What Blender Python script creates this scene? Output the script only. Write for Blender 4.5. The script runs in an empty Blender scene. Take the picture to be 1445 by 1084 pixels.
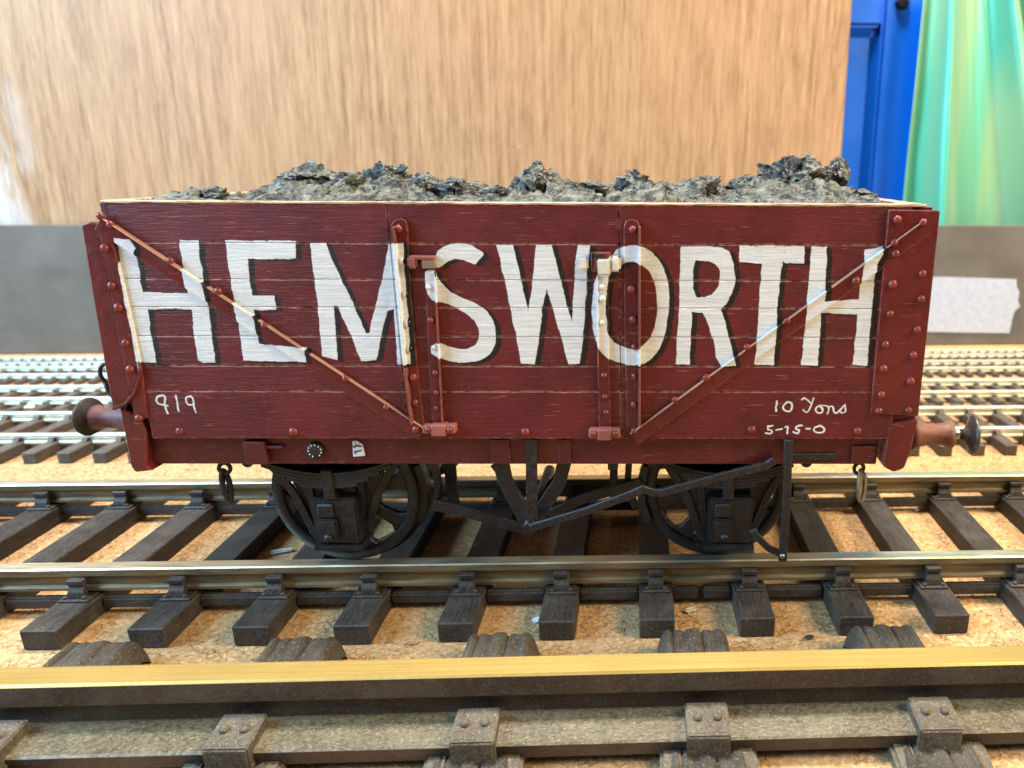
import bpy, bmesh, math, random
import numpy as np
from mathutils import Vector, Matrix, noise as mnoise
random.seed(7)
S = 0.001                                  # all shapes below are written in millimetres
scene = bpy.context.scene
COL = scene.collection
R = math.radians

# ------------------------------------------------------------------ camera
F, PX, PY = 1037.8, 936.6, 542.0
_a, _b, _c = R(16.395), R(0.664), R(0.285)
fwd = Vector((math.sin(_b)*math.cos(_a), math.cos(_b)*math.cos(_a), -math.sin(_a)))
r0 = Vector((math.cos(_b), -math.sin(_b), 0)); u0 = r0.cross(fwd)
rt = math.cos(_c)*r0 + math.sin(_c)*u0
up = -math.sin(_c)*r0 + math.cos(_c)*u0
CAM = Vector((20.07, -105.24, 64.15))
cd = bpy.data.cameras.new('camera'); cam = bpy.data.objects.new('camera', cd); COL.objects.link(cam)
cam.matrix_world = Matrix.Translation(CAM*S) @ Matrix((rt, up, -fwd)).transposed().to_4x4()
cd.sensor_width = 36; cd.lens = F/1445*36; cd.shift_x = (722.5-PX)/1445; cd.shift_y = 0
cd.clip_start = 0.005; cd.clip_end = 20
cd.dof.use_dof = True; cd.dof.focus_distance = 0.113; cd.dof.aperture_fstop = 34
scene.camera = cam

# ------------------------------------------------------------------ world and lamps
w = bpy.data.worlds.new('World'); scene.world = w; w.use_nodes = True
bg = w.node_tree.nodes['Background']; bg.inputs[0].default_value = (0.93, 0.96, 1, 1); bg.inputs[1].default_value = 0.12
def lamp(name, loc, target, size, power, color, sy=None):
    l = bpy.data.lights.new(name, 'AREA'); l.energy = power; l.color = color; l.size = size
    if sy: l.shape = 'RECTANGLE'; l.size_y = sy
    o = bpy.data.objects.new(name, l); COL.objects.link(o); o.location = loc
    o.rotation_euler = (Vector(target)-Vector(loc)).to_track_quat('-Z', 'Y').to_euler(); return o
lamp('window_light', (-0.34, -0.09, 0.22), (-0.04, 0.02, 0.02), 0.20, 3.9, (0.42, 0.70, 1.0), 0.20)
lamp('room_lamp', (0.38, -0.11, 0.30), (0.05, 0.03, 0.02), 0.18, 3.3, (1.0, 0.85, 0.60), 0.18)
lamp('ceiling_lamp', (0.03, 0.10, 0.62), (0.03, 0.05, 0.0), 0.12, 8.4, (1.0, 0.95, 0.86), 0.10)
scene.view_settings.view_transform = 'Standard'; scene.view_settings.look = 'None'
scene.view_settings.exposure = 0.22; scene.view_settings.gamma = 1
scene.render.engine = 'CYCLES'

# ------------------------------------------------------------------ helpers
def U(px, py, Y):
    """point of the plane y = Y (mm) seen at a pixel of the 1445 x 1084 photograph"""
    d = fwd + rt*((px-PX)/F) - up*((py-PY)/F)
    return CAM + d*((Y-CAM.y)/d.y)
def G(px, py, Z):
    d = fwd + rt*((px-PX)/F) - up*((py-PY)/F)
    return CAM + d*((Z-CAM.z)/d.z)

class MB:
    def __init__(s): s.bm = bmesh.new()
    def box(s, x0, x1, y0, y1, z0, z1, bev=0, seg=1):
        ret = bmesh.ops.create_cube(s.bm, size=1)
        for v in ret['verts']:
            v.co = Vector(((x0+x1)/2+v.co.x*(x1-x0), (y0+y1)/2+v.co.y*(y1-y0), (z0+z1)/2+v.co.z*(z1-z0)))
        if bev:
            es = list({e for v in ret['verts'] for e in v.link_edges})
            bmesh.ops.bevel(s.bm, geom=es, offset=bev, segments=seg, affect='EDGES', clamp_overlap=True)
        return s
    def prism(s, pts, y0, y1, bev=0, seg=1, axis='y'):
        def P(a, b, c): return (a, c, b) if axis == 'y' else ((c, a, b) if axis == 'x' else (a, b, c))
        A = [s.bm.verts.new(P(p[0], p[1], y0)) for p in pts]; B = [s.bm.verts.new(P(p[0], p[1], y1)) for p in pts]
        n = len(pts); fs = [s.bm.faces.new(A), s.bm.faces.new(B[::-1])]
        for i in range(n): fs.append(s.bm.faces.new((A[i], B[i], B[(i+1) % n], A[(i+1) % n])))
        bmesh.ops.recalc_face_normals(s.bm, faces=fs)
        if bev:
            es = list({e for f in fs for e in f.edges})
            bmesh.ops.bevel(s.bm, geom=es, offset=bev, segments=seg, affect='EDGES', clamp_overlap=True)
        return s
    def lathe(s, prof, loc, axis, n=24, smooth=True, closed=False):
        """prof: (radius, height) along axis"""
        q = Vector(axis).normalized().to_track_quat('Z', 'Y').to_matrix(); loc = Vector(loc)
        rings = []
        for r, h in prof:
            if r < 1e-6: rings.append([s.bm.verts.new(loc+q@Vector((0, 0, h)))])
            else: rings.append([s.bm.verts.new(loc+q@Vector((r*math.cos(2*math.pi*k/n), r*math.sin(2*math.pi*k/n), h))) for k in range(n)])
        fs = []
        for a, b in zip(rings, rings[1:]+([rings[0]] if closed else [])):
            for k in range(n):
                va = [a[0]] if len(a) == 1 else [a[k], a[(k+1) % n]]
                vb = [b[0]] if len(b) == 1 else [b[(k+1) % n], b[k]]
                if len(va)+len(vb) > 2: fs.append(s.bm.faces.new(va+vb))
        if len(rings[0]) > 1 and not closed: fs.append(s.bm.faces.new(rings[0][::-1]))
        if len(rings[-1]) > 1 and not closed: fs.append(s.bm.faces.new(rings[-1]))
        bmesh.ops.recalc_face_normals(s.bm, faces=fs)
        for f in fs: f.smooth = smooth and len(f.verts) < 5
        return s
    def tube(s, pts, r, n=8, closed=False, sx=1.0):
        pts = [Vector(p) for p in pts]; m = len(pts); rings = []
        for i, p in enumerate(pts):
            a = pts[(i-1) % m] if (closed or i > 0) else p; b = pts[(i+1) % m] if (closed or i < m-1) else p
            t = (b-a).normalized(); ref = Vector((0, 1, 0)) if abs(t.y) < .9 else Vector((1, 0, 0))
            u = t.cross(ref).normalized(); v = u.cross(t).normalized()
            rings.append([s.bm.verts.new(p+u*r*sx*math.cos(2*math.pi*k/n)+v*r*math.sin(2*math.pi*k/n)) for k in range(n)])
        fs = []
        for i in range(m if closed else m-1):
            a, b = rings[i], rings[(i+1) % m]
            for k in range(n): fs.append(s.bm.faces.new((a[k], a[(k+1) % n], b[(k+1) % n], b[k])))
        if not closed: fs += [s.bm.faces.new(rings[0]), s.bm.faces.new(rings[-1])]
        bmesh.ops.recalc_face_normals(s.bm, faces=fs)
        for f in fs: f.smooth = len(f.verts) == 4
        return s
    def strip(s, pts, width, y0, y1, bev=.1):
        """flat bar following a path in the x-z plane"""
        pts = [Vector((p[0], 0, p[1])) for p in pts]; L = []; Rr = []
        for i, p in enumerate(pts):
            t = (pts[min(i+1, len(pts)-1)]-pts[max(i-1, 0)]).normalized(); nn = Vector((-t.z, 0, t.x))*width/2
            L.append(p+nn); Rr.append(p-nn)
        return s.prism([(p.x, p.z) for p in L+Rr[::-1]], y0, y1, bev)
    def noise(s, amp, sc, seed=0):
        for v in s.bm.verts: v.co += mnoise.noise_vector(v.co*sc+Vector((seed, seed*2, 0)))*amp
        return s
    def cut(s, n, axes='x'):
        bmesh.ops.subdivide_edges(s.bm, edges=[e for e in s.bm.edges], cuts=n, use_grid_fill=True); return s
    def mesh(s, name, mat, off=(0, 0, 0)):
        o = Vector(off)
        for v in s.bm.verts: v.co = (v.co-o)*S
        me = bpy.data.meshes.new(name); s.bm.to_mesh(me); s.bm.free()
        if mat: me.materials.append(mat)
        return me
    def build(s, name, mat, parent=None, off=None, loc=None):
        if off is None:
            q = parent
            while q and q.parent: q = q.parent
            off = parent_off.get(q.name, (0, 0, 0)) if q else (0, 0, 0)
        o = bpy.data.objects.new(name, s.mesh(name, mat, off)); COL.objects.link(o)
        if parent: o.parent = parent
        if loc is not None: o.location = Vector(loc)*S
        return o
parent_off = {}
def inst(name, me, parent, loc, rot=(0, 0, 0), scale=None):
    o = bpy.data.objects.new(name, me); COL.objects.link(o); o.parent = parent
    o.location = Vector(loc)*S; o.rotation_euler = rot
    if scale: o.scale = scale
    return o
def tag(o, label=None, cat=None, group=None, kind=None):
    if label: o['label'] = label
    if cat: o['category'] = cat
    if group: o['group'] = group
    if kind: o['kind'] = kind
    return o
def thing(name, label, cat, loc=(0, 0, 0), rz=0, group=None):
    o = bpy.data.objects.new(name, None); COL.objects.link(o); o.empty_display_size = .01
    o.location = Vector(loc)*S; o.rotation_euler = (0, 0, rz); parent_off[o.name] = tuple(loc)
    return tag(o, label, cat, group)

# ------------------------------------------------------------------ materials
class NT:
    def __init__(s, name):
        s.m = bpy.data.materials.new(name); s.m.use_nodes = True; s.t = s.m.node_tree; s.n = s.t.nodes
        s.b = s.n['Principled BSDF']; tc = s.n.new('ShaderNodeTexCoord'); s.tc = tc
        oi = s.n.new('ShaderNodeObjectInfo')
        rnd = s.math('MULTIPLY', oi.outputs['Random'], 137.0)
        sc = s.n.new('ShaderNodeVectorMath'); sc.operation = 'SCALE'; s.l(tc.outputs['Object'], sc.inputs[0]); sc.inputs[3].default_value = 1000
        ad = s.n.new('ShaderNodeVectorMath'); ad.operation = 'ADD'; s.l(sc.outputs[0], ad.inputs[0]); s.l(rnd, ad.inputs[1])
        s.mm = sc.outputs[0]; s.p = ad.outputs[0]; s.rand = oi.outputs['Random']
    def l(s, a, b): s.t.links.new(a, b)
    def inp(s, sock, v):
        if hasattr(v, 'is_linked') or isinstance(v, bpy.types.NodeSocket): s.l(v, sock)
        elif v is not None: sock.default_value = (*v, 1) if isinstance(v, tuple) and len(v) == 3 and sock.type == 'RGBA' else v
    def math(s, op, a, b=None, c=None, clamp=False):
        n = s.n.new('ShaderNodeMath'); n.operation = op; n.use_clamp = clamp
        s.inp(n.inputs[0], a)
        if b is not None: s.inp(n.inputs[1], b)
        if c is not None: s.inp(n.inputs[2], c)
        return n.outputs[0]
    def map(s, v, scale, rot=(0, 0, 0), loc=(0, 0, 0)):
        n = s.n.new('ShaderNodeMapping'); s.l(v, n.inputs[0]); n.inputs['Scale'].default_value = scale
        n.inputs['Rotation'].default_value = rot; n.inputs['Location'].default_value = loc; return n.outputs[0]
    def noise(s, v, scale, detail=3, rough=.55, dist=0):
        n = s.n.new('ShaderNodeTexNoise'); s.l(v, n.inputs['Vector']); n.inputs['Scale'].default_value = scale
        n.inputs['Detail'].default_value = detail; n.inputs['Roughness'].default_value = rough; n.inputs['Distortion'].default_value = dist
        return n.outputs['Fac']
    def voro(s, v, scale, feat='F1', out='Distance', rnd=1):
        n = s.n.new('ShaderNodeTexVoronoi'); n.feature = feat; s.l(v, n.inputs['Vector']); n.inputs['Scale'].default_value = scale
        n.inputs['Randomness'].default_value = rnd; return n.outputs[out]
    def ramp(s, v, lo, hi, a=0.0, b=1.0):
        n = s.n.new('ShaderNodeMapRange'); n.clamp = True; s.inp(n.inputs[0], v)
        for i, x in enumerate((lo, hi, a, b)): n.inputs[i+1].default_value = x
        return n.outputs[0]
    def mix(s, f, a, b, mode='MIX'):
        n = s.n.new('ShaderNodeMix'); n.data_type = 'RGBA'; n.blend_type = mode; s.inp(n.inputs[0], f); s.inp(n.inputs[6], a); s.inp(n.inputs[7], b); return n.outputs[2]
    def bump(s, h, strength, dist, prev=None):
        n = s.n.new('ShaderNodeBump'); n.inputs['Strength'].default_value = strength; n.inputs['Distance'].default_value = dist*S
        s.l(h, n.inputs['Height'])
        if prev: s.l(prev, n.inputs['Normal'])
        s.l(n.outputs[0], s.b.inputs['Normal']); return n.outputs[0]
    def edge(s, rad):
        n = s.n.new('ShaderNodeBevel'); n.samples = 4; n.inputs[0].default_value = rad*S
        g = s.n.new('ShaderNodeNewGeometry'); d = s.n.new('ShaderNodeVectorMath'); d.operation = 'DOT_PRODUCT'
        s.l(n.outputs[0], d.inputs[0]); s.l(g.outputs['Normal'], d.inputs[1])
        return s.ramp(d.outputs['Value'], .97, .80)
    def set(s, **k):
        for a, v in k.items():
            a = {'color': 'Base Color', 'rough': 'Roughness', 'metal': 'Metallic', 'spec': 'Specular IOR Level', 'coat': 'Coat Weight', 'sheen': 'Sheen Weight'}[a]
            s.inp(s.b.inputs[a], v)
        return s.m

# ---- hand lettering: drawn here as outlines, laid as flat print on the wagon side
DX0, DX1, DZ0, DZ1, RES = -62., 62., 17., 62., 20
NW, NH = int((DX1-DX0)*RES), int((DZ1-DZ0)*RES)
rng = np.random.default_rng(3)
def smooth_noise(n, m, cell, amp):
    gh, gw = n//cell+3, m//cell+3; g = rng.normal(0, amp, (gh, gw))
    yy = np.arange(n)/cell; xx = np.arange(m)/cell; yi = yy.astype(int); xi = xx.astype(int); fy = (yy-yi)[:, None]; fx = (xx-xi)[None]
    fy = fy*fy*(3-2*fy); fx = fx*fx*(3-2*fx)
    return (g[yi][:, xi]*(1-fy)*(1-fx)+g[yi+1][:, xi]*fy*(1-fx)+g[yi][:, xi+1]*(1-fy)*fx+g[yi+1][:, xi+1]*fy*fx)
XX, ZZ = np.meshgrid(DX0+(np.arange(NW)+.5)/RES, DZ0+(np.arange(NH)+.5)/RES)
XW = XX+smooth_noise(NH, NW, 9, .030)+smooth_noise(NH, NW, 30, .05); ZW = ZZ+smooth_noise(NH, NW, 9, .030)+smooth_noise(NH, NW, 24, .04)
white = np.zeros((NH, NW), bool); black = np.zeros((NH, NW), bool)
def fill(poly):
    p = np.array(poly); m = np.zeros((NH, NW), bool)
    x0, x1 = int((p[:, 0].min()-.6-DX0)*RES), int((p[:, 0].max()+.6-DX0)*RES); z0, z1 = int((p[:, 1].min()-.6-DZ0)*RES), int((p[:, 1].max()+.6-DZ0)*RES)
    x0 = max(x0, 0); z0 = max(z0, 0); X = XW[z0:z1, x0:x1]; Z = ZW[z0:z1, x0:x1]; c = np.zeros(X.shape, bool)
    for i in range(len(p)):
        (xa, za), (xb, zb) = p[i-1], p[i]
        if za == zb: continue
        c ^= ((za > Z) != (zb > Z)) & (X < (xb-xa)*(Z-za)/(zb-za)+xa)
    m[z0:z1, x0:x1] = c; return m
def stroke(mask, pts, wd):
    for (xa, za), (xb, zb) in zip(pts, pts[1:]):
        d = np.array((xb-xa, zb-za)); L = max((d**2).sum(), 1e-9)
        x0, x1 = int((min(xa, xb)-1-DX0)*RES), int((max(xa, xb)+1-DX0)*RES); z0, z1 = max(int((min(za, zb)-1-DZ0)*RES), 0), int((max(za, zb)+1-DZ0)*RES)
        X = XW[z0:z1, x0:x1]; Z = ZW[z0:z1, x0:x1]
        t = np.clip(((X-xa)*d[0]+(Z-za)*d[1])/L, 0, 1); mask[z0:z1, x0:x1] |= ((X-xa-t*d[0])**2+(Z-za-t*d[1])**2) < (wd/2)**2
def chaikin(p, closed=True, n=2):
    for _ in range(n):
        q = [] if closed else [p[0]]
        for i in range(len(p) if closed else len(p)-1):
            a, c = p[i], p[(i+1) % len(p)]; q += [(a[0]*.75+c[0]*.25, a[1]*.75+c[1]*.25), (a[0]*.25+c[0]*.75, a[1]*.25+c[1]*.75)]
        p = q if closed else q+[p[-1]]
    return p
def cr(x0, y0, k, pts, Y=0):
    o = []
    for a, b in pts: p = U(x0+a/k, y0+b/k, Y); o.append((p.x, p.z))
    return o
K = 5.16
L_ = []
L_.append(([cr(140, 320, K, [(125,80),(240,90),(283,155),(265,178),(295,330),(325,478),(480,482),(650,485),(640,430),(610,290),(585,100),(720,98),(752,350),(785,495),(800,580),(830,800),(855,985),(770,990),(722,970),(700,800),(680,600),(520,597),(355,600),(385,790),(425,990),(290,980),(250,770),(205,570),(160,300)])]))
L_.append(([cr(300, 320, K, [(90,100),(600,103),(612,235),(258,235),(270,360),(290,500),(452,503),(470,603),(305,605),(325,740),(345,850),(690,878),(682,915),(700,982),(232,975),(185,650),(140,430)])]))
L_.append(([cr(430, 320, K, [(38,115),(155,118),(200,235),(320,480),(445,775),(470,775),(520,570),(565,380),(612,122),(725,115),(735,270),(750,500),(765,700),(782,1000),(680,1000),(665,800),(650,600),(605,610),(575,720),(560,800),(525,970),(415,978),(345,800),(240,575),(215,575),(225,700),(245,970),(130,940),(100,600)])]))
L_.append(([cr(590, 320, K, [(490,200),(440,165),(380,130),(310,120),(230,128),(170,155),(132,190),(120,250),(132,305),(165,295),(200,265),(260,232),(320,240),(380,260),(412,280),(440,245)]),
            cr(590, 320, K, [(45,340),(60,315),(120,308),(155,390),(230,470),(330,520),(440,565),(510,620),(550,690),(572,760),(565,850),(530,920),(480,965),(400,985),(300,990),(200,970),(140,940),(90,905),(130,830),(220,870),(300,890),(380,885),(425,855),(448,790),(440,735),(390,655),(300,600),(220,560),(150,545),(90,520),(55,420)])]))
L_.append(([cr(690, 320, K, [(55,135),(175,132),(215,300),(250,450),(285,610),(310,450),(345,135),(460,132),(505,330),(545,480),(605,690),(620,500),(632,320),(632,230),(650,135),(738,135),(720,250),(705,600),(685,800),(660,1000),(580,1000),(530,820),(480,640),(422,455),(390,600),(360,860),(335,1000),(235,990),(200,800),(150,560),(100,330)])]))
L_.append(([cr(820, 320, K, [(215,215),(250,170),(320,140),(390,128),(450,150),(520,185),(590,270),(630,380),(640,500),(635,650),(600,830),(550,920),(480,990),(400,1005),(300,1000),(200,960),(130,890),(90,780),(80,640),(85,480),(105,380),(125,345),(130,260)]),
            cr(820, 320, K, [(300,270),(330,255),(400,258),(470,295),(515,350),(545,450),(555,560),(545,700),(510,800),(460,860),(400,890),(330,885),(250,850),(210,810),(185,700),(185,540),(190,400),(210,330),(260,310)])]))
L_.append(([cr(940, 320, K, [(105,145),(300,138),(410,155),(460,185),(495,270),(505,380),(485,480),(440,555),(400,605),(430,700),(460,820),(505,1005),(400,1012),(360,950),(350,850),(310,720),(270,625),(188,620),(180,800),(172,1005),(72,1000),(80,800),(95,550),(100,350)]),
            cr(940, 320, K, [(200,245),(260,245),(340,260),(385,300),(395,380),(375,450),(320,505),(190,518)])]))
L_.append(([cr(940, 320, K, [(530,138),(1008,140),(1002,265),(870,265),(850,250),(835,320),(815,500),(805,700),(795,820),(780,1005),(640,1000),(655,850),(670,700),(680,500),(695,270),(535,255)])]))
L_.append(([cr(1080, 320, K, [(335,145),(455,148),(440,350),(430,540),(560,535),(680,532),(690,400),(720,240),(720,165),(780,160),(855,140),(845,200),(808,270),(790,450),(770,640),(755,820),(742,1012),(632,1005),(650,850),(670,640),(405,625),(395,800),(380,1015),(258,1005),(280,800),(300,560),(320,350)])]))
for i, polys in enumerate(L_):
    sm = (lambda p: chaikin(p)) if i in (3, 5) else (lambda p: p)
    m = fill(sm(polys[0]))
    for q in polys[1:]:
        m ^= fill(sm(q) if i != 6 else chaikin(q, n=1))
    white |= m
    for k in range(1, 9):                                  # painted drop shade to the lower right
        sx, sz = int(k/8*.80*RES), int(k/8*.34*RES); sh = np.zeros_like(m); sh[:NH-sz, sx:] = m[sz:, :NW-sx]; black |= sh
ST = dict(w=.27)
for pts in ([(440,250),(340,280),(320,350),(350,420),(470,455),(550,460)], [(440,245),(490,260),(500,360),(490,450),(530,540),(560,620)], [(715,255),(730,400),(775,570)],
            [(1020,270),(930,290),(905,350),(950,440),(1060,440)], [(1020,270),(1080,330),(1085,430),(1110,540),(1135,600)]):
    stroke(white, cr(200, 540, 14.45, chaikin(pts, False)), .28 if len(pts) > 2 or pts[0][0] > 700 and pts[0][0] < 800 else .14)
for pts in ([(320,140),(308,268)], [(450,150),(405,190),(400,240),(450,270),(500,265),(520,210),(500,155),(450,150)], [(640,120),(670,95),(755,160)], [(790,100),(760,190),(725,270),(690,285),(660,250)],
            [(880,195),(820,215),(815,265),(860,295),(910,270),(905,230),(880,210)], [(880,195),(960,195),(990,215),(985,260),(970,298)], [(985,215),(1030,200),(1050,240),(1050,285),(1090,290),(1130,250),(1190,190)],
            [(1190,190),(1200,240),(1205,270),(1150,285),(1130,265)], [(210,455),(200,500),(250,510),(262,540),(230,560),(175,545)], [(205,460),(270,450)], [(310,508),(385,495)], [(430,465),(460,455),(458,560)],
            [(645,450),(580,455),(560,500),(610,505),(605,540),(570,552),(535,535)], [(690,492),(745,492)], [(870,455),(805,480),(800,530),(870,552),(930,530),(930,480),(880,455)]):
    stroke(white, cr(1060, 550, 9.03, chaikin(pts, False)), .25+.03*math.sin(len(pts)))
for pts in ([(945,235),(985,252),(1000,212),(1085,240)], [(1005,352),(988,322),(1090,310)]):
    stroke(black, cr(420, 610, 12.04, pts, 1), .26)
seam_glint = np.zeros((NH, NW), bool); brk = smooth_noise(NH, NW, 40, 1.)
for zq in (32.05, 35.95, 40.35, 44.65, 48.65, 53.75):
    seam_glint |= (np.abs(ZW-(zq-.05+XX*.0008)) < .055+.025*brk) & (brk > -.9)  # pale lines: light catching each plank's top edge, painted into the blue channel
img = bpy.data.images.new('hand_lettering', NW, NH); img.colorspace_settings.name = 'Non-Color'
buf = np.zeros((NH, NW, 4), np.float32); buf[..., 0] = white; buf[..., 1] = black; buf[..., 2] = seam_glint; buf[..., 3] = 1
img.pixels.foreach_set(buf.ravel()); img.update(); img.pack()

WROOT = thing('coal_wagon', 'maroon wooden coal wagon lettered HEMSWORTH in white, standing on the grey sleepered track', 'model wagon', (0, 26.4, 0))

def paint(name, base, grain=1.0, decal=True, wear=.8, rough=.42, seam_glints=False):
    t = NT(name)
    co = t.tc.outputs['Object']
    tw = t.n.new('ShaderNodeTexCoord'); tw.object = WROOT
    wm = t.n.new('ShaderNodeVectorMath'); wm.operation = 'SCALE'; t.l(tw.outputs['Object'], wm.inputs[0]); wm.inputs[3].default_value = 1000
    P = wm.outputs[0]
    g1 = t.noise(t.map(P, (.16, 1, 2.6)), 1.0, 5, .65); g2 = t.noise(t.map(P, (.35, 1, 7)), 1.0, 3, .6)
    blotch = t.noise(P, .12, 4, .6)
    c = t.mix(t.ramp(blotch, .35, .68), tuple(x*.78 for x in base), tuple(min(1, x*1.25) for x in base))
    c = t.mix(t.math('MULTIPLY', t.ramp(g2, .60, .72), .22*grain), c, tuple(min(1, x*1.6+.012) for x in base))
    scr = t.noise(t.map(P, (.22, 1, 9), loc=(3, 0, 9)), 1.0, 2, .5); scm = t.math('MULTIPLY', t.ramp(scr, .685, .72), t.ramp(t.noise(P, .35, 2), .45, .58))
    c = t.mix(t.math('MULTIPLY', scm, .55), c, (.52, .26, .18))
    if decal:
        sp = t.n.new('ShaderNodeSeparateXYZ'); t.l(P, sp.inputs[0])
        u = t.ramp(sp.outputs[0], DX0, DX1); v = t.ramp(sp.outputs[2], DZ0, DZ1)
        cb = t.n.new('ShaderNodeCombineXYZ'); t.l(u, cb.inputs[0]); t.l(v, cb.inputs[1])
        im = t.n.new('ShaderNodeTexImage'); im.image = img; im.extension = 'CLIP'; im.interpolation = 'Cubic'; t.l(cb.outputs[0], im.inputs[0])
        si = t.n.new('ShaderNodeSeparateColor'); t.l(im.outputs[0], si.inputs[0])
        front = t.math('LESS_THAN', sp.outputs[1], -24.6)
        wm_ = t.math('MULTIPLY', si.outputs[0], front); bm_ = t.math('MULTIPLY', si.outputs[1], front)
        chips = t.ramp(t.noise(t.map(P, (1.1, 1, 3)), 1.6, 3, .7), .30, .34)
        wcol = t.mix(t.ramp(g1, .42, .66), (.56, .585, .595), (.68, .71, .72))
        wcol = t.mix(t.math('MULTIPLY', t.ramp(t.noise(t.map(P, (.8, 1, 4), loc=(9, 9, 9)), 2.0, 3, .7), .66, .74), .6), wcol, (.30, .30, .27))
        if seam_glints:
            sm_ = t.math('MULTIPLY', si.outputs[2], front); c = t.mix(t.math('MULTIPLY', sm_, .42), c, (.58, .33, .26)); wcol = t.mix(t.math('MULTIPLY', sm_, .8), wcol, (.92, .92, .88))  # painted catch-light along the plank joints, over maroon and white alike
        c = t.mix(t.math('MULTIPLY', bm_, .97), c, (.006, .006, .005)); c = t.mix(t.math('MULTIPLY', wm_, t.ramp(chips, 0, 1, .55, 1)), c, wcol)
    dst = t.noise(P, 3.6, 2, .8); c = t.mix(t.math('MULTIPLY', t.ramp(dst, .66, .71), .35), c, (.42, .24, .20))
    e = t.edge(.13)
    em = t.math('MULTIPLY', e, t.ramp(t.noise(P, 1.3, 3, .7), .42, .60)); 
    c = t.mix(t.math('MULTIPLY', em, wear), c, (.62, .34, .24))
    h = t.math('ADD', t.math('MULTIPLY', g1, .9*grain), t.math('MULTIPLY', g2, .5*grain)); h = t.math('ADD', h, t.math('MULTIPLY', t.noise(P, 2.2, 3, .6), .35))
    if decal: h = t.math('ADD', h, t.math('MULTIPLY', wm_, .25))
    t.bump(h, .7, .20)
    rr = t.ramp(t.noise(P, .6, 3), .3, .7, rough-.1, rough+.16)
    return t.set(color=c, rough=rr, spec=.3)
MAROON = paint('maroon_paint', (.098, .0095, .0115), seam_glints=True)
RIVM = paint('worn_highlit_rivet_paint', (.17, .03, .026), grain=.1, wear=.3, rough=.3)  # lighter base holds the rivets' pinkish highlight, with some wear over it
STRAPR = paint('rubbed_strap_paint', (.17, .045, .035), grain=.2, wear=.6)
RIDGE = paint('worn_highlit_edge', (.40, .22, .15), grain=.2, wear=.3)  # pale base puts the ridge's bright highlight into the colour, along with wear
MAROON_M = paint('maroon_painted_metal', (.095, .0095, .0105), grain=.15, wear=1.0, rough=.34)
MAROON_S = paint('maroon_solebar_paint', (.085, .010, .011), grain=.4, decal=False, wear=.4, rough=.4)

def metal_black(name, base=(.006, .007, .009), rough=.36):
    t = NT(name); n1 = t.noise(t.p, .8, 4, .6); n2 = t.noise(t.p, 4, 3, .7)
    c = t.mix(t.ramp(n1, .45, .7), base, (.018, .019, .023)); c = t.mix(t.math('MULTIPLY', t.ramp(n2, .61, .68), .3), c, (.30, .30, .29))
    c = t.mix(t.math('MULTIPLY', t.edge(.12), .4), c, (.13, .13, .13))
    t.bump(t.math('ADD', n1, n2), .5, .2); return t.set(color=c, rough=t.ramp(n1, .3, .7, rough-.1, rough+.15), spec=.42)
BLACK = metal_black('black_painted_metal')
def steel(name, col, col2, rough, metal=.9):
    t = NT(name); n = t.noise(t.map(t.p, (.12, 1, 1)), 1.2, 4, .6); n2 = t.noise(t.p, 6, 2)
    c = t.mix(t.ramp(n, .35, .7), col, col2); t.bump(t.math('ADD', n2, n), .15, .1)
    return t.set(color=c, rough=t.ramp(n, .3, .7, rough-.06, rough+.1), metal=metal)
def brass():
    t = NT('brass_rail_head'); n = t.noise(t.map(t.p, (.03, 3, 3)), 1.0, 4, .6); n2 = t.noise(t.p, .09, 2); n3 = t.noise(t.p, 3.0, 3, .7)
    c = t.mix(t.ramp(n, .4, .6), (.44, .29, .08), (.52, .35, .11)); c = t.mix(t.math('MULTIPLY', t.ramp(n2, .45, .65), .35), c, (.36, .25, .085)); c = t.mix(t.math('MULTIPLY', t.ramp(n3, .66, .72), .4), c, (.30, .22, .10))
    t.bump(n, .12, .05); return t.set(color=c, rough=t.ramp(n3, .3, .7, .40, .50), metal=.75)
BRASS = brass()
NICKEL = steel('nickel_silver_rail', (.50, .45, .31), (.66, .61, .45), .38)
NICKEL_S = steel('tarnished_rail_web', (.13, .10, .06), (.26, .21, .12), .42, .55)
RAILW = steel('bright_rail', (.70, .68, .54), (.82, .80, .66), .36, .8)
def plastic(name, a, b, dust, damt=.35, rough=.5, grain=(1, .12, 1), bs=.5):
    t = NT(name); g = t.noise(t.map(t.p, grain), 2.4, 5, .65); n2 = t.noise(t.p, 3.2, 3, .8); n3 = t.noise(t.p, .18, 3)
    c = t.mix(t.ramp(g, .35, .68), a, b); c = t.mix(t.math('MULTIPLY', t.ramp(n2, .59, .66), damt), c, dust)
    c = t.mix(t.math('MULTIPLY', t.ramp(n3, .45, .7), .10), c, dust)
    c = t.mix(t.math('MULTIPLY', t.edge(.1), .35), c, dust)
    t.bump(t.math('ADD', g, t.math('MULTIPLY', n2, .5)), bs, .3); return t.set(color=c, rough=t.ramp(n2, .3, .7, rough-.12, rough+.2), spec=.28)
SLEEP = plastic('dark_brown_plastic', (.016, .012, .009), (.044, .034, .028), (.26, .23, .20))
SLEEP_BG = plastic('brown_plastic_sleeper', (.050, .036, .028), (.10, .075, .058), (.30, .27, .24))
BIGSLEEP = plastic('weathered_brown_plastic', (.026, .019, .014), (.075, .060, .042), (.34, .30, .22), .6, .42, (2.2, .18, 2.2), 1.0)
BIGCHAIR = plastic('bronze_grey_plastic', (.050, .036, .024), (.110, .085, .058), (.40, .35, .25), .55, .42, (1, 1, 1), .6)
BIGSIDE = plastic('dark_rail_side', (.030, .020, .015), (.055, .040, .030), (.30, .27, .23), .3, .38, (.9, 1, 1), .3)
BIGFOOT = plastic('dusty_rail_foot', (.045, .034, .020), (.135, .108, .064), (.42, .37, .24), .45, .30, (.6, 1, 1), .35)

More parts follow.
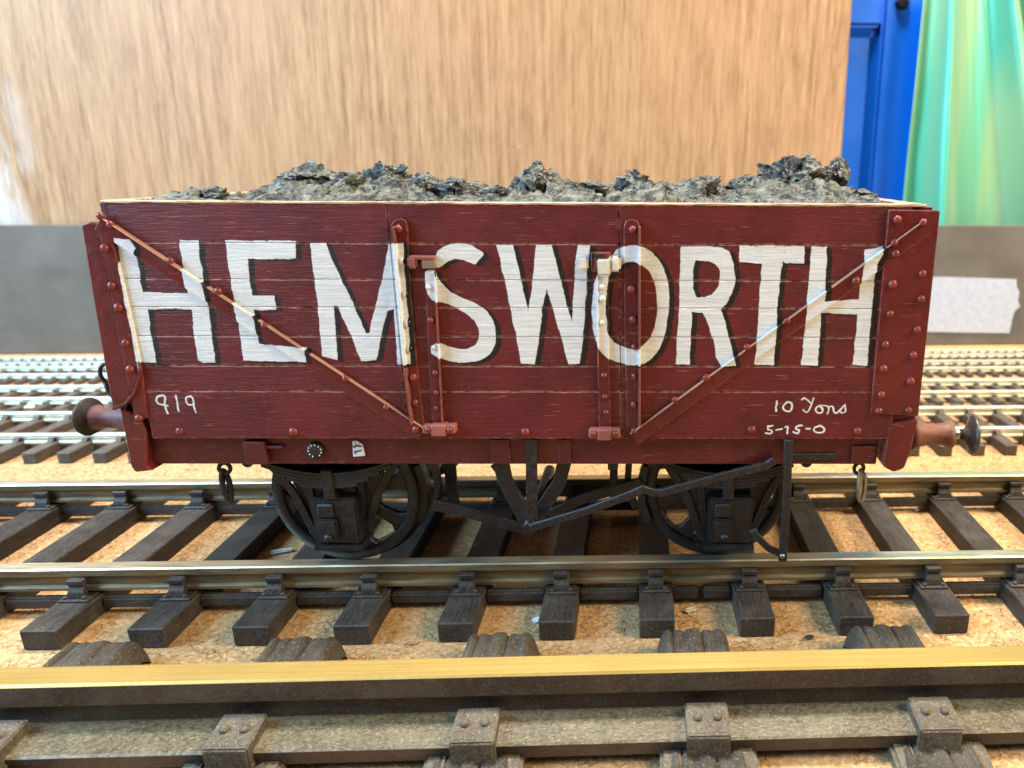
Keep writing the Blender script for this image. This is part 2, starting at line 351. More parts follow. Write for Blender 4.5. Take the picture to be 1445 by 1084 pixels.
def cork():
    t = NT('cork_sheet'); P = t.mm
    v1 = t.n.new('ShaderNodeTexVoronoi'); t.l(t.map(P, (1, 1, 1)), v1.inputs['Vector']); v1.inputs['Scale'].default_value = 1.5
    sc = t.n.new('ShaderNodeSeparateColor'); t.l(v1.outputs['Color'], sc.inputs[0])
    n = t.noise(P, 1.3, 6, .72); n2 = t.noise(P, .06, 3)
    c = t.mix(t.ramp(sc.outputs[0], 0, 1), (.60, .36, .16), (.78, .52, .27)); c = t.mix(t.ramp(n, .38, .62), (.42, .215, .085), c)
    c = t.mix(t.math('MULTIPLY', t.ramp(n, .60, .72), .6), c, (.92, .70, .46))
    crk = t.math('MULTIPLY', t.ramp(t.voro(P, .75, 'DISTANCE_TO_EDGE'), .06, .0), t.ramp(t.noise(P, .5, 2), .50, .62))
    c = t.mix(t.math('MULTIPLY', crk, .15), c, (.16, .07, .03))
    pit = t.math('MULTIPLY', t.ramp(t.noise(t.map(P, (1, 1.5, 1), rot=(0, 0, .5)), 2.6, 3, .62, 1.6), .655, .70), .75); c = t.mix(pit, c, (.14, .065, .03))
    c = t.mix(t.math('MULTIPLY', t.ramp(n2, .4, .7), .25), c, (.72, .46, .24))
    t.bump(t.math('SUBTRACT', n, t.math('MULTIPLY', t.math('ADD', crk, pit), .6)), 1.0, .8)
    return t.set(color=c, rough=.85, spec=.2)
CORK = cork()
def ply():
    t = NT('plywood'); P = t.map(t.mm, (1, 1, 1), rot=(0, R(-2), 0))
    g = t.math('ADD', t.math('MULTIPLY', t.noise(t.map(P, (1, 1, .05)), .50, 5, .7, .2), .55), t.math('MULTIPLY', t.noise(t.map(P, (1, 1, .09)), 1.3, 4, .7, .3), .45)); g2 = t.noise(t.map(P, (1, 1, .10)), .30, 4, .6); g3 = t.noise(t.map(P, (1, 1, .5)), .02, 3)
    c = t.mix(t.ramp(g, .39, .60), (.185, .095, .045), (.39, .235, .12)); c = t.mix(t.math('MULTIPLY', t.ramp(g2, .40, .68), .5), c, (.48, .30, .165))
    c = t.mix(t.math('MULTIPLY', t.ramp(g, .60, .70), .5), c, (.54, .37, .23)); c = t.mix(t.math('MULTIPLY', t.ramp(g3, .4, .62), .30), c, (.40, .22, .11))
    sp = t.n.new('ShaderNodeSeparateXYZ'); t.l(t.mm, sp.inputs[0])
    m = t.math('MULTIPLY', t.ramp(sp.outputs[0], -212, -232), t.ramp(t.noise(t.map(t.mm, (1, 1, .25)), .09, 4, .6), .44, .54)); m = t.math('MULTIPLY', m, t.ramp(sp.outputs[2], 108, 96))
    c = t.mix(t.math('MULTIPLY', m, .5), c, (.62, .62, .62))
    flk = t.math('MULTIPLY', t.ramp(t.noise(t.mm, .22, 3, .6), .745, .765), .8); c = t.mix(flk, c, (.90, .82, .70))
    t.bump(g, .3, .4); return t.set(color=c, rough=.5, spec=.25)
PLY = ply()
def flat(name, a, b, sc, rough=.5, spec=.5, bs=.2, edge=0, ecol=(.5, .5, .5), **k):
    t = NT(name); n = t.noise(t.p, sc, 5, .6); c = t.mix(t.ramp(n, .35, .65), a, b)
    if edge: c = t.mix(t.math('MULTIPLY', t.edge(edge), .7), c, ecol)
    t.bump(t.noise(t.p, sc*6, 4, .6), bs, .3); return t.set(color=c, rough=t.ramp(n, .3, .7, rough-.08, rough+.08), spec=spec, **k)
BOARD = flat('grey_painted_board', (.095, .084, .070), (.13, .115, .098), .05, .45, .5, .25)
BLUE = flat('blue_gloss_paint', (.0, .125, .74), (.0, .14, .80), .03, .35, .5, .1)
COALM = None

# ------------------------------------------------------------------ ground: one sheet of cork
def sheet(name, x0, x1, y0, y1, z, mat, nx=1, ny=1, f=None):
    bm = bmesh.new(); g = [[bm.verts.new((x0+(x1-x0)*i/nx, y0+(y1-y0)*j/ny, z)) for i in range(nx+1)] for j in range(ny+1)]
    for j in range(ny):
        for i in range(nx): bm.faces.new((g[j][i], g[j][i+1], g[j+1][i+1], g[j+1][i]))
    if f:
        for v in bm.verts: v.co.z += f(v.co)
    b = MB.__new__(MB); b.bm = bm; return b.build(name, mat)
ZG = -8.6
o = sheet('ground', -700, 700, -300, 500, ZG, CORK); tag(o, kind='structure', label='cork sheet baseboard under the model tracks')

# ------------------------------------------------------------------ tracks
def rail_profile(hw, hh, ww, fw, fh, H, top):
    """half outline of a flat bottom rail, y-z"""
    z = top
    return [(-hw/2, z-.2), (-hw/2+.2, z), (hw/2-.2, z), (hw/2, z-.2), (hw/2, z-hh), (ww/2, z-hh-.35), (ww/2, z-H+fh+.3), (fw/2, z-H+fh), (fw/2, z-H),
            (-fw/2, z-H), (-fw/2, z-H+fh), (-ww/2, z-H+fh+.3), (-ww/2, z-hh-.35), (-hw/2, z-hh)]
def rail(parent, x0, x1, yc, prof, mat, mat_side=None):
    b = MB(); b.prism([(yc+p[0], p[1]) for p in prof], x0, x1, axis='x')
    o = b.build('rail', mat, parent, off=(0, 0, 0))
    if mat_side:
        o.data.materials.append(mat_side)
        for f in o.data.polygons:
            zc = f.center.z*1000
            if f.normal.z < .5 or zc < prof[1][1]-.6: f.material_index = 1
    return o
# O gauge track under the wagon
A1 = R(1.43)
t1 = thing('wagon_track', 'dark sleepered model track with nickel rails that the maroon wagon stands on', 'model track', (0, 24.1, 0), A1)
prof = rail_profile(2.5, 1.3, 1.0, 2.2, .5, 4.1, 0)
for yc in (-17.3, 17.3): rail(t1, -210, 210, yc, prof, NICKEL, NICKEL_S)
sb = MB(); sb.box(-2.85, 2.85, -28, 28, -8.5, -5, .18); sb.cut(1); sm = sb.mesh('sleeper', SLEEP)
def chair_mesh(side):
    b = MB(); b.box(-2.4, 2.4, -3.2, 3.2, -5.02, -4.55, .12)
    for s in (-1, 1):
        b.prism([(s*1.15, -4.5), (s*2.6, -4.5), (s*2.4, -3.6), (s*1.9, -2.9), (s*1.75, -1.7), (s*1.0, -1.5)], -1.25, 1.25, .1, axis='x')
        b.box(-1.3, 1.3, min(s*1.5, s*2.15), max(s*1.5, s*2.15), -2.35, -1.55, .1)
    for s in (-1, 1):
        for u in (-1.55, 1.55): b.lathe([(.42, 0), (.42, .3), (.25, .5), (0, .55)], (u, s*2.5, -4.6), (0, 0, 1), 8)
    return b.mesh('chair', SLEEP)
cm = chair_mesh(1)
k0 = -12.2
for k in range(-12, 14):
    x = k0+15.95*k+random.uniform(-.15, .15)
    s_ = inst('sleeper', sm, t1, (x, random.uniform(-.25, .25), 0), (0, 0, R(random.uniform(-.4, .4))))
    for yc in (-17.3, 17.3): inst('chair', cm, s_, (0, yc, 0))
# moulded webs that tie the sleepers together under each rail
for yc in (-17.6, 17.0):
    for k in range(-12, 13):
        xa = k0+15.95*k+2.9; xb = xa+10.15
        b = MB()
        if k == 2 and yc < 0:
            b.box(xa, xa+4.4, yc-1.1, yc+.5, -7.4, -5.4, .3, 2); b.box(xa+5.3, xb, yc-1.1, yc+.5, -7.4, -5.4, .3, 2)
        else: b.box(xa, xb, yc-1.1, yc+.5, -7.4, -5.4, .3, 2)
        b.build('web_strip', SLEEP, t1, off=(0, 0, 0))

# large gauge track in the foreground
A2 = R(1.8)
t2 = thing('front_track', 'largest model track nearest the camera with a brass topped rail and bolted chairs', 'model track', (0, -23.6, 0), A2)
b = MB(); b.prism([(-1.95, 1.7), (-1.65, 2.0), (1.65, 2.0), (1.95, 1.7), (1.95, -1.0), (.7, -1.8), (.7, -4.2), (-1.0, -4.2), (-1.0, -1.9), (-1.95, -1.1)], -170, 170, axis='x')
ro = b.build('rail', BRASS, t2, off=(0, 0, 0)); ro.data.materials.append(BIGSIDE)
for f in ro.data.polygons:
    if f.normal.z < .5 or f.center.z*1000 < 1: f.material_index = 1
b = MB(); b.prism([(-6.3, -6.9), (-6.5, -4.95), (-6.2, -4.75), (-1.4, -4.25), (4.5, -4.7), (4.7, -6.1)], -170, 170, axis='x')
ro = b.build('rail_foot', BIGFOOT, t2, off=(0, 0, 0)); ro.data.materials.append(BIGSIDE)
for f in ro.data.polygons:
    if f.normal.z < .5: f.material_index = 1
# ribbed sleeper
pts = []
nrib = 5
for i in range(41):
    u = i/40; x = -5.6+11.2*u; edge_ = min(u, 1-u)
    cuts_ = [0, .20, .37, .60, .76, 1.0]; kk = max(j for j in range(5) if cuts_[j] <= u+1e-9); ul = (u-cuts_[kk])/(cuts_[kk+1]-cuts_[kk])
    z = -5.3+(-3.0)*max(0, 1-edge_/.16)**2.2 + (.85, .60, .90, .55, .80)[kk]*(max(0, math.sin(ul*math.pi))**.40) - .45
    pts.append((x, z))
b = MB(); ring = []
for y in [16.4, 16.2, 15.6, 14.6, 13, 11, 9, 7, 6, 5, 4.9] + [3-2.2*j for j in range(17)]:
    dz = (-1.5*max(0, (y-14.4)/2.0)**2 if y > 14.4 else 0)+(1.5 if y > 4.95 else -1.3)
    ring.append([b.bm.verts.new((px_+.12*mnoise.noise(Vector((px_*.3, y*.25, 0))), y, max(ZG, pz+dz+.12*mnoise.noise(Vector((px_*1.2, y*.4, 3)))))) for px_, pz in pts])
for r1, r2 in zip(ring, ring[1:]):
    for i in range(40): b.bm.faces.new((r1[i], r2[i], r2[i+1], r1[i+1])).smooth = True
e1 = [b.bm.verts.new((v.co.x, v.co.y, ZG-.5)) for v in ring[0]]
for i in range(40): b.bm.faces.new((e1[i], ring[0][i], ring[0][i+1], e1[i+1]))
bsm = b.mesh('sleeper', BIGSLEEP)
b = MB()
b.prism([(-7.5, -7.6), (-7.4, -3.6), (-7.1, -3.3), (-2.1, -2.75), (-1.9, -5)], -2.75, 2.75, .2, 2, axis='x')
b.prism([(-9.3, -8.4), (-9.1, -7.3), (-8.6, -6.9), (-1, -6.9), (-1, -8.4)], -5.0, 5.0, .35, 2, axis='x')
for s in (-1, 1): b.prism([(-12, -8.5), (-11.8, -7.6), (-6.8, -6.4), (-2.5, -6.4), (-2, -8.5)], s*4.6-1.5, s*4.6+1.5, .5, 2, axis='x')
for u in (-1.25, 1.25): b.lathe([(.62, 0), (.6, .32), (.38, .62), (0, .7)], (u, -4.7, -3.1), (0, -.08, 1), 12)
b.box(.9, 1.6, -7.45, -7.1, -6.6, -5.9, .1)
b.noise(.10, 1.1); bcm = b.mesh('chair', BIGCHAIR)
for k in range(-5, 6):
    x = -2.9+29.4*k
    s_ = inst('sleeper', bsm, t2, (x, 0, 0)); inst('chair', bcm, s_, (.2, 0, 0), (0, 0, R(random.uniform(-1, 1))))

# smaller gauges behind the wagon
def small_track(name, label, y0, ang, x0, x1, gauge, top, pitch, sw, sl, stop, rw, rh, x_off=0, chairs=True, stuff=False):
    t = thing(name, label, 'model track', (0, y0, 0), ang)
    pr = rail_profile(rw, rh*.33, rw*.5, rw*1.3, rh*.14, rh, top)
    for yc in (-(gauge+rw)/2, (gauge+rw)/2): rail(t, x0, x1, yc, pr, RAILW)
    b = MB(); b.box(-sw/2, sw/2, -sl/2, sl/2, ZG+.05, stop, sw*.06)
    if chairs != 'own':
        for s in (-1, 1):
            for q in (-1, 1): b.box(-sw*.3, sw*.3, s*(gauge+rw)/2+q*rw*.95-rw*.4, s*(gauge+rw)/2+q*rw*.95+rw*.4, stop-.05, top-rh*.55, sw*.05)
    n = int((x1-x0)/pitch)
    if stuff:
        base = b.bm; b2 = MB(); vs = [v.co.copy() for v in base.verts]; idx = {v: i for i, v in enumerate(base.verts)}; fs = [[idx[v] for v in f.verts] for f in base.faces]
        for k in range(n):
            nv = [b2.bm.verts.new(c+Vector((x0+pitch*(k+.5), 0, 0))) for c in vs]
            for f in fs: b2.bm.faces.new([nv[i] for i in f])
        o = b2.build('sleepers', SLEEP_BG, t, off=(0, 0, 0)); tag(o, kind='stuff'); return t
    me = b.mesh('sleeper', SLEEP_BG)
    if chairs == 'own':
        c = MB()
        for q in (-1, 1):
            c.prism([(q*.4, stop), (q*2.0, stop), (q*1.5, stop+.5), (q*1.0, top-.9), (q*.5, top-.9)], -.7, .7, .08, axis='x')
        c = c.mesh('chair', SLEEP_BG)
    for k in range(n):
        s_ = inst('sleeper', me, t, (x0+pitch*(k+.5)+x_off, random.uniform(-.2, .2), 0), (0, 0, R(random.uniform(-.5, .5))))
        if chairs == 'own':
            for q in (-1, 1): inst('chair', c, s_, (0, q*(gauge+rw)/2, 0))
    return t
small_track('rear_track', 'medium gauge model track directly behind the wagon track, with brown sleepers and chairs', 90.4, R(1.35), -230, 240, 16.5, -3.6, 8.7, 3.5, 36, -5.6, 1.5, 2.6, 0, 'own')
small_track('rear_track', 'third model track back from the wagon track, narrower than the medium gauge one', 124.4, R(1.75), -250, 250, 12, -4.6, 6.6, 2.7, 25, -6.4, 1.2, 2.1)
small_track('rear_track', 'narrow model track with fine sleepers, second nearest to the grey board', 155.2, R(2.0), -280, 280, 9, -5.6, 4.9, 2.1, 19, -7.0, 1.0, 1.7)
small_track('rear_track', 'tiniest gauge model track lying right before the grey board', 174.5, R(2.5), -310, 310, 6.5, -6.2, 3.8, 1.6, 14, -7.3, .8, 1.3, stuff=True)

# ------------------------------------------------------------------ backdrop
AB = R(2.87)
bd = thing('backboard', 'long grey painted upright board at the back edge of the tracks', 'board', (0, 194, ZG), AB)
b = MB(); b.box(-430, 430, 0, 6, .02, 50.3, .5, 2); b.build('board', BOARD, bd, off=(0, 0, 0))
def board_pt(px, py, off=0):
    # intersection of a pixel ray with the front face of the board
    n = Vector((-math.sin(AB), math.cos(AB), 0)); d = fwd+rt*((px-PX)/F)-up*((py-PY)/F); p0 = Vector((0, 194, 0))+n*off
    p = CAM+d*((p0-CAM).dot(n)/d.dot(n)); q = p-Vector((0, 194, ZG)); return (q.x*math.cos(AB)+q.y*math.sin(AB), q.z)
LBL = NT('white_label_tape'); wv = LBL.n.new('ShaderNodeTexWave'); LBL.l(LBL.map(LBL.mm, (1, 1, 1)), wv.inputs[0]); wv.inputs['Scale'].default_value = .35; wv.inputs['Distortion'].default_value = 3
nn = LBL.noise(LBL.mm, .5, 4); LBL.bump(LBL.math('ADD', wv.outputs['Fac'], nn), .35, .3)
LBL = LBL.set(color=LBL.mix(LBL.ramp(nn, .3, .7), (.38, .40, .47), (.46, .49, .56)), rough=.7)
pl = [board_pt(x, y) for x, y in ((1270,392),(1330,391),(1434,394),(1434,404),(1438,412),(1436,424),(1439,432),(1431,440),(1428,450),(1424,470),(1350,469),(1270,467))]
b = MB(); b.prism(pl, -.35, -.02); lb = b.build('label_tape', LBL, None, off=(0, 0, 0)); lb.location = Vector((0, 194, ZG))*S; lb.rotation_euler = (0, 0, AB)
tag(lb, 'blank white tape label with a torn right end stuck on the grey board', 'label')

pw = thing('plywood_panel', 'large upright plywood panel with vertical grain filling the background', 'plywood panel', (0, 201, ZG), AB)
b = MB(); b.box(-420, 95.3, 0, 9, .02, 330, .4); b.build('veneer_sheet', PLY, pw, off=(0, 0, 0))

YD = 230
dr = thing('blue_door', 'bright blue panelled door between the plywood and the satin curtain', 'door', (120, YD, ZG))
def dz(py): return U(1250, py, YD).z
xa, xb, xc = U(1150, 100, YD).x, U(1236, 150, YD).x, U(1400, 150, YD).x
b = MB(); b.box(xb, xc, YD, YD+14, ZG+.02, 330, 1.5, 3); b.build('stile', BLUE, dr)
b = MB(); b.box(xa-60, xb-.02, YD+.02, YD+13.9, dz(38), 330, 1.5, 3); b.build('top_rail', BLUE, dr)
b = MB(); b.box(xa-60, xb-.05, YD+5, YD+12, ZG+.02, dz(38)-.05, .5); b.build('panel', BLUE, dr)
b = MB(); b.prism([(xb-.05, YD+1.2), (xb-3.5, YD+4.9), (xb-.05, YD+4.9)], ZG+.03, dz(38)-3.4, axis='z'); b.build('moulding', BLUE, dr)
b = MB(); b.prism([(YD+1.2, dz(38)-.05), (YD+4.9, dz(38)-3.4), (YD+4.9, dz(38)-.05)], xa-60, xb-3.5, axis='x'); b.build('moulding', BLUE, dr)
p = U(1273, 4, YD); b = MB(); b.lathe([(3.0, 0), (3.0, 1.2), (2.2, 2.4), (0, 2.7)], (p.x, YD, p.z), (0, -1, 0), 6, False); b.build('bolt', BLACK, dr)

# satin curtain gathered above, spreading downwards
cu = NT('shot_satin'); lw = cu.n.new('ShaderNodeLayerWeight'); lw.inputs[0].default_value = .5
sp = cu.n.new('ShaderNodeSeparateXYZ'); cu.l(cu.mm, sp.inputs[0])
band = cu.noise(cu.map(cu.mm, (1, .3, .12)), .06, 2)
cc = cu.mix(cu.ramp(band, .40, .60), (.26, .48, .27), (.07, .43, .31)); cc = cu.mix(cu.ramp(lw.outputs['Facing'], .15, .75), cc, (.24, .42, .22))
cu.bump(cu.noise(cu.mm, .5, 3), .1, .3)
CURT = cu.set(color=cc, rough=.40, metal=.25, sheen=.3)
bm = bmesh.new(); NU, NV = 500, 36; YC = 217
top_l, bot_l = U(1309, -40, YC), U(1272, 330, YC); rows = []
for j in range(NV+1):
    v = j/NV; z = top_l.z+(ZG-top_l.z)*v*1.0; xl = top_l.x+(bot_l.x-top_l.x)*((z-top_l.z)/(bot_l.z-top_l.z)); wd = 40+50*v; row = []
    for i in range(NU+1):
        u = i/NU*2.3; ph = u*15+1.3*math.sin(u*7)+.5*v*math.sin(u*5)
        y = YC+(4+5*v)*math.sin(ph)+.9*math.sin(ph*2.3+1)*(.4+.6*v)+1.0*mnoise.noise(Vector((u*14, v*3, 0)))
        if u < .03: y += 0
        row.append(bm.verts.new((xl+wd*u, y, z)))
    rows.append(row)
for j in range(NV):
    for i in range(NU): bm.faces.new((rows[j][i], rows[j+1][i], rows[j+1][i+1], rows[j][i+1])).smooth = True
b = MB.__new__(MB); b.bm = bm; cn = b.build('satin_curtain', CURT, None)
sd = cn.modifiers.new('cloth_thickness', 'SOLIDIFY'); sd.thickness = .4*S
tag(cn, 'shiny green and teal satin cloth hanging in folds at the right edge', 'curtain')

# ------------------------------------------------------------------ the wagon
W = WROOT
YB = 52.8                                 # rear face of the body
zs = [24.55, 32.05, 35.95, 40.35, 44.65, 48.65, 53.75, 59.1]
xs_front = [(-55.9, -17.3), (-17.3, 14.9), (14.9, 56.0)]
def plank(x0, x1, y0, y1, z0, z1, seed=0):
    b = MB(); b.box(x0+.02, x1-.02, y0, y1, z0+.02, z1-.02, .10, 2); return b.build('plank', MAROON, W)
for i in range(7):
    for j, (xa, xb) in enumerate(xs_front):
        if i == 6 and j == 0: xa = -55.9
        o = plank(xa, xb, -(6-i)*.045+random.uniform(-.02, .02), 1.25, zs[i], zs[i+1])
    plank(-58, 58, YB-1.25, YB, zs[i], zs[i+1])
    for x0, x1 in ((-58.4, -57.2), (57.2, 58.4)):
        b = MB(); b.box(x0, x1, 2.2, YB-2.2, zs[i]+.04, zs[i+1]-.04, .1); b.build('end_plank', MAROON, W)
b = MB(); b.box(-57.1, 57.1, 1.26, 2.1, 24.6, 59.05); b.box(-57.1, 57.1, YB-2.1, YB-1.26, 24.6, 59.05); b.box(-57.15, -56.3, 2.1, YB-2.1, 24.6, 58.9); b.box(56.3, 57.15, 2.1, YB-2.1, 24.6, 58.9)
b.build('lining', MAROON_S, W)
b = MB(); b.box(-57.5, 57.5, 3.9, YB-3.9, 23.0, 24.5, .1); b.build('floor', MAROON_S, W)
# bare wooden rim on top
t = NT('bare_worn_timber_rim'); g = t.noise(t.map(t.p, (.15, 2, 2)), 1.5, 4, .6)
c = t.mix(t.ramp(g, .40, .60), (.11, .035, .022), (.62, .44, .28)); t.bump(g, .5, .2); RIM = t.set(color=c, rough=.6)
b = MB(); b.box(-56.0, 57.9, -.12, 2.15, 59.08, 59.42, .08); b.cut(3); b.noise(.05, .8); b.build('rim', RIM, W)
b = MB(); b.box(-56.0, 57.9, YB-2.15, YB+.1, 59.08, 59.42, .08); b.build('rim', RIM, W)
for s in (-1, 1): b = MB(); b.box(57.0*s-1.2, 57.0*s+1.2, 2.2, YB-2.2, 59.0, 59.38, .08); b.build('rim', RIM, W)

riv = MB(); riv.lathe([(.62, 0), (.60, .16), (.46, .40), (.24, .54), (0, .58)], (0, 0, 0), (0, -1, 0), 12); rivm = riv.mesh('rivet', RIVM)
def rivet(parent, px, py, Y, sc=1.0):
    p = U(px, py, Y)-Vector(parent_off['coal_wagon'])
    return inst('rivet', rivm, parent, (p.x+random.uniform(-.08, .08), p.y, p.z), (0, random.uniform(0, 3), 0), (sc*random.uniform(.88, 1.08),)*3)
def flatpoly(name, px, y0, y1, bev=.1, mat=None, parent=None, Y=None):
    b = MB(); b.prism([(q.x, q.z) for q in (U(x, y, y0 if Y is None else Y) for x, y in px)], y0, y1, bev, 1); return b.build(name, mat or MAROON_M, parent or W)

# right corner plate
pr = flatpoly('corner_plate', [(1254,296),(1327,297),(1312,440),(1296,588),(1228,584),(1241,440)], -.55, .6, .12)
for x, y in ((1266,310),(1262,343),(1264,358),(1260,401),(1256,443),(1250,486),(1247,520),(1243,557),(1240,580),(1302,386),(1299,422),(1294,465),(1289,501),(1285,538),(1281,579)): rivet(pr, x, y, -.55)
b = MB(); b.box(56.1, 59.0, .62, 2.2, 28.2, 59.05, .1); b.build('corner_post', MAROON, W)
b = MB(); q = [(x, y) for x, y in ((58.9, -.5), (59.6, -.4), (59.6, 7), (58.9, 7))]; b.prism(q, 28.4, 58.4, .08, axis='z'); b.build('corner_plate', MAROON_M, W)
# left corner iron: outer strip folded back, riveted strip in front
pl_ = flatpoly('corner_plate', [(137,316),(155,322),(178,420),(199,515),(208,590),(190,597),(183,555),(174,514),(158,430)], -.5, .3, .15)
for x, y in ((147,350),(157,403),(166,434),(176,484),(184,521),(195,590)): rivet(pl_, x+1, y, -.5)
flatpoly('corner_flange', [(114,317),(126,313),(139,317),(158,420),(184,545),(184,562),(172,574),(163,577),(155,560),(134,440)], -.35, .9, .2)
b = MB(); b.tube([U(x, y, -.55) for x, y in ((196,512),(199,530),(190,555),(178,570),(160,577))], .28, 6); b.build('bracket_edge', MAROON_M, W)
b = MB(); b.box(-59.6, -55.95, .95, 2.2, 26, 55.6, .1); b.box(-59.6, -59.0, .95, 8, 26, 55.6, .08); b.build('corner_post', MAROON_M, W)
# diagonal braces: angle iron, standing leg along the upper edge
def brace(pa, pb, side, rv):
    a, c = U(*pa, -.6), U(*pb, -.6); a = Vector((a.x, a.z)); c = Vector((c.x, c.y if False else c.z)); d = (c-a).normalized(); n = Vector((-d.y, d.x))
    if n.y > 0: n = -n
    q = [a, c, c+n*2.2, a+n*2.2]
    if d.x*side < 0: pass
    b = MB(); b.prism([(p.x, p.y) for p in q], -.55, .05, .08); b.cut(2); b.noise(.05, .6)
    o = b.build('diagonal_brace', MAROON_M, W)
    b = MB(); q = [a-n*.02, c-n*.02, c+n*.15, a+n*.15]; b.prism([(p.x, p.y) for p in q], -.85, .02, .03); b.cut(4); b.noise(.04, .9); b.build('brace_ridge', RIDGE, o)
    for x, y in rv: rivet(o, x, y, -.55, .95)
brace((142,306), (602,606), 1, ((142,305),(157,317),(240,368),(309,411),(373,459),(488,534),(546,575),(588,606)))
brace((1306,309), (889,612), -1, ((1302,314),(1208,396),(1110,453),(1054,490),(997,533),(953,564),(895,608)))
# straps
sa = flatpoly('door_post_strap', [(551,318),(557,310),(566,308),(573,312),(575,320),(580,415),(590,525),(599,600),(584,603),(572,515),(560,400)], -.5, .1, .1)
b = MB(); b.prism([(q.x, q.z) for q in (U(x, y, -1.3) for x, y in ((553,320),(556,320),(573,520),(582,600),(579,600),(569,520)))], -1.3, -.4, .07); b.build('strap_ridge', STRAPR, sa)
for x, y in ((562,323),(567,368),(572,415),(575,456),(578,492),(583,532),(586,568)): rivet(sa, x, y, -.5)
sd_ = flatpoly('door_post_strap', [(880,320),(883,312),(892,309),(900,312),(903,320),(903,605),(884,605),(881,450)], -.5, .1, .1)
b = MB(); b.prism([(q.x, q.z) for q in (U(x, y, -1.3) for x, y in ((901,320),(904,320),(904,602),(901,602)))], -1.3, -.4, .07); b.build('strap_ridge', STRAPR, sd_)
for x, y in ((892,324),(892,408),(893,451),(895,490),(895,531),(895,571)): rivet(sd_, x, y, -.5)
for pts, ridge, rv in ((((599,378),(613,376),(619,470),(626,604),(610,604),(605,520)), ((612,384),(614,384),(625,600),(623,600)), ((605,405),(608,452),(612,490),(615,526),(616,554),(616,576))),
                       (((842,385),(858,384),(859,470),(862,606),(845,606),(843,500)), ((842,388),(844,388),(845,520),(843,520)), ((849,405),(850,421),(850,455),(852,530),(853,560),(855,582)))):
    o = flatpoly('hinge_strap', pts, -.6, .1, .1)
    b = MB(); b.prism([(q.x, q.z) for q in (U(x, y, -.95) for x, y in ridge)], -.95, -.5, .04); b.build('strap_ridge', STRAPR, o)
    for x, y in rv: rivet(o, x, y, -.6, .78)
# door hinges and latches
WORN = paint('chipped_pink_paint', (.24, .075, .06), grain=.2, decal=False, wear=.9)
WLATCH = paint('maroon_latch_paint', (.20, .035, .028), grain=.2, wear=.9)
for x0, x1, ya, yb in ((597,642,600,612), (831,875,606,618)):
    a, c = U(x0, yb, -1.4), U(x1, ya, -1.4); b = MB(); b.box(a.x, c.x, -1.6, .0, a.z, c.z, .2); b.box(a.x+1.3, c.x-1.3, -1.9, 0, a.z-.35, c.z+.15, .2)
    b.noise(.06, 1.2); o = b.build('door_hinge', WORN, W)
    for fx in (.14, .86): rivet(o, x0+(x1-x0)*fx, (ya+yb)/2, -1.6, .8)
PALE = paint('cream_drips_of_paint', (.62, .60, .50), grain=.4, decal=False, wear=.1, rough=.5)
b = MB(); a, c = U(579, 367, -1), U(613, 361, -1); b.box(a.x, c.x, -1.2, -.1, a.z, c.z, .15); b.noise(.1, 1.5); o = b.build('door_latch', WORN, W)
DARKB = flat('dull_brown_metal', (.16, .11, .085), (.20, .14, .11), .5, .6)
b = MB(); a, c = U(596, 379, -1), U(613, 367, -1); b.box(a.x, c.x, -1.15, -.3, a.z, c.z, .1); b.build('latch_block', DARKB, o)
b = MB(); a, c = U(576, 378, -1), U(588, 362, -1); b.box(a.x, c.x, -1.35, -.3, a.z, c.z, .25, 2); b.noise(.12, 1.6); b.build('keeper', WORN, o)
b = MB(); a, c = U(834, 384, -1), U(862, 356, -1); b.box(a.x, c.x, -1.0, -.1, a.z, c.z, .15); b.noise(.08, 1.5); o = b.build('door_latch', WLATCH, W)
b = MB(); a, c = U(843, 388, -1.3), U(861, 366, -1.3); b.box(a.x, c.x, -1.5, -.9, a.z, c.z, .2, 2); b.noise(.1, 1.2); b.build('latch_block', PALE, o)
b = MB(); a, c = U(861, 384, -1.3), U(876, 362, -1.3); b.box(a.x, c.x, -1.3, -.3, a.z, c.z, .35, 2); b.noise(.15, 1.2); b.build('keeper', PALE, o)
b = MB(); a, c = U(815, 382, -1.1), U(830, 364, -1.1); b.box(a.x, c.x, -1.1, -.05, a.z, c.z, .3, 2); b.build('keeper', PALE, o)
b = MB(); a, c = U(838, 364, -1.6), U(853, 359, -1.6); b.box(a.x, c.x, -1.2, -.9, a.z, c.z); b.build('latch_slot', BLACK, o)
# round bolt heads along the bottom plank
for x, y in ((254,608),(415,609),(742,609),(1060,606),(1210,608)): rivet(W, x, y, 0, 1.15)
for x, y in ((289,487),(330,486)): rivet(W, x, y, 0, .45)

# solebar and headstocks
YS = 1.2
xa, xb = U(208, 640, YS).x, U(1238, 640, YS).x; zt_, zb_ = 24.4, U(700, 655, YS).z
SB = MB().box(xa, xb, YS, YS+2.6, zb_, 24.52, .12).build('solebar', MAROON_S, W)
MB().box(xa, xb, YB-YS-2.6, YB-YS, zb_, 24.5, .12).build('solebar', MAROON_S, W)
hs = flatpoly('headstock', [(168,575),(196,588),(207,612),(207,657),(216,664),(190,667),(184,658)], -.2, 4.0, .2)
hs2 = flatpoly('headstock', [(1254,598),(1297,592),(1285,640),(1276,662),(1262,667),(1248,660),(1245,655)], -.3, 4.0, .25)
for s in (-1, 1): MB().box(s*57.2-1.2, s*57.2+1.2, 4.1, YB-4, zb_-.5, 24.5, .15).build('headstock', MAROON_S, W)
b = MB(); b.box(U(1252, 600, 0).x, U(1292, 600, 0).x, .3, 2.0, U(1270, 600, 0).z, 28.3, .2); b.build('corner_packing', MAROON, W)
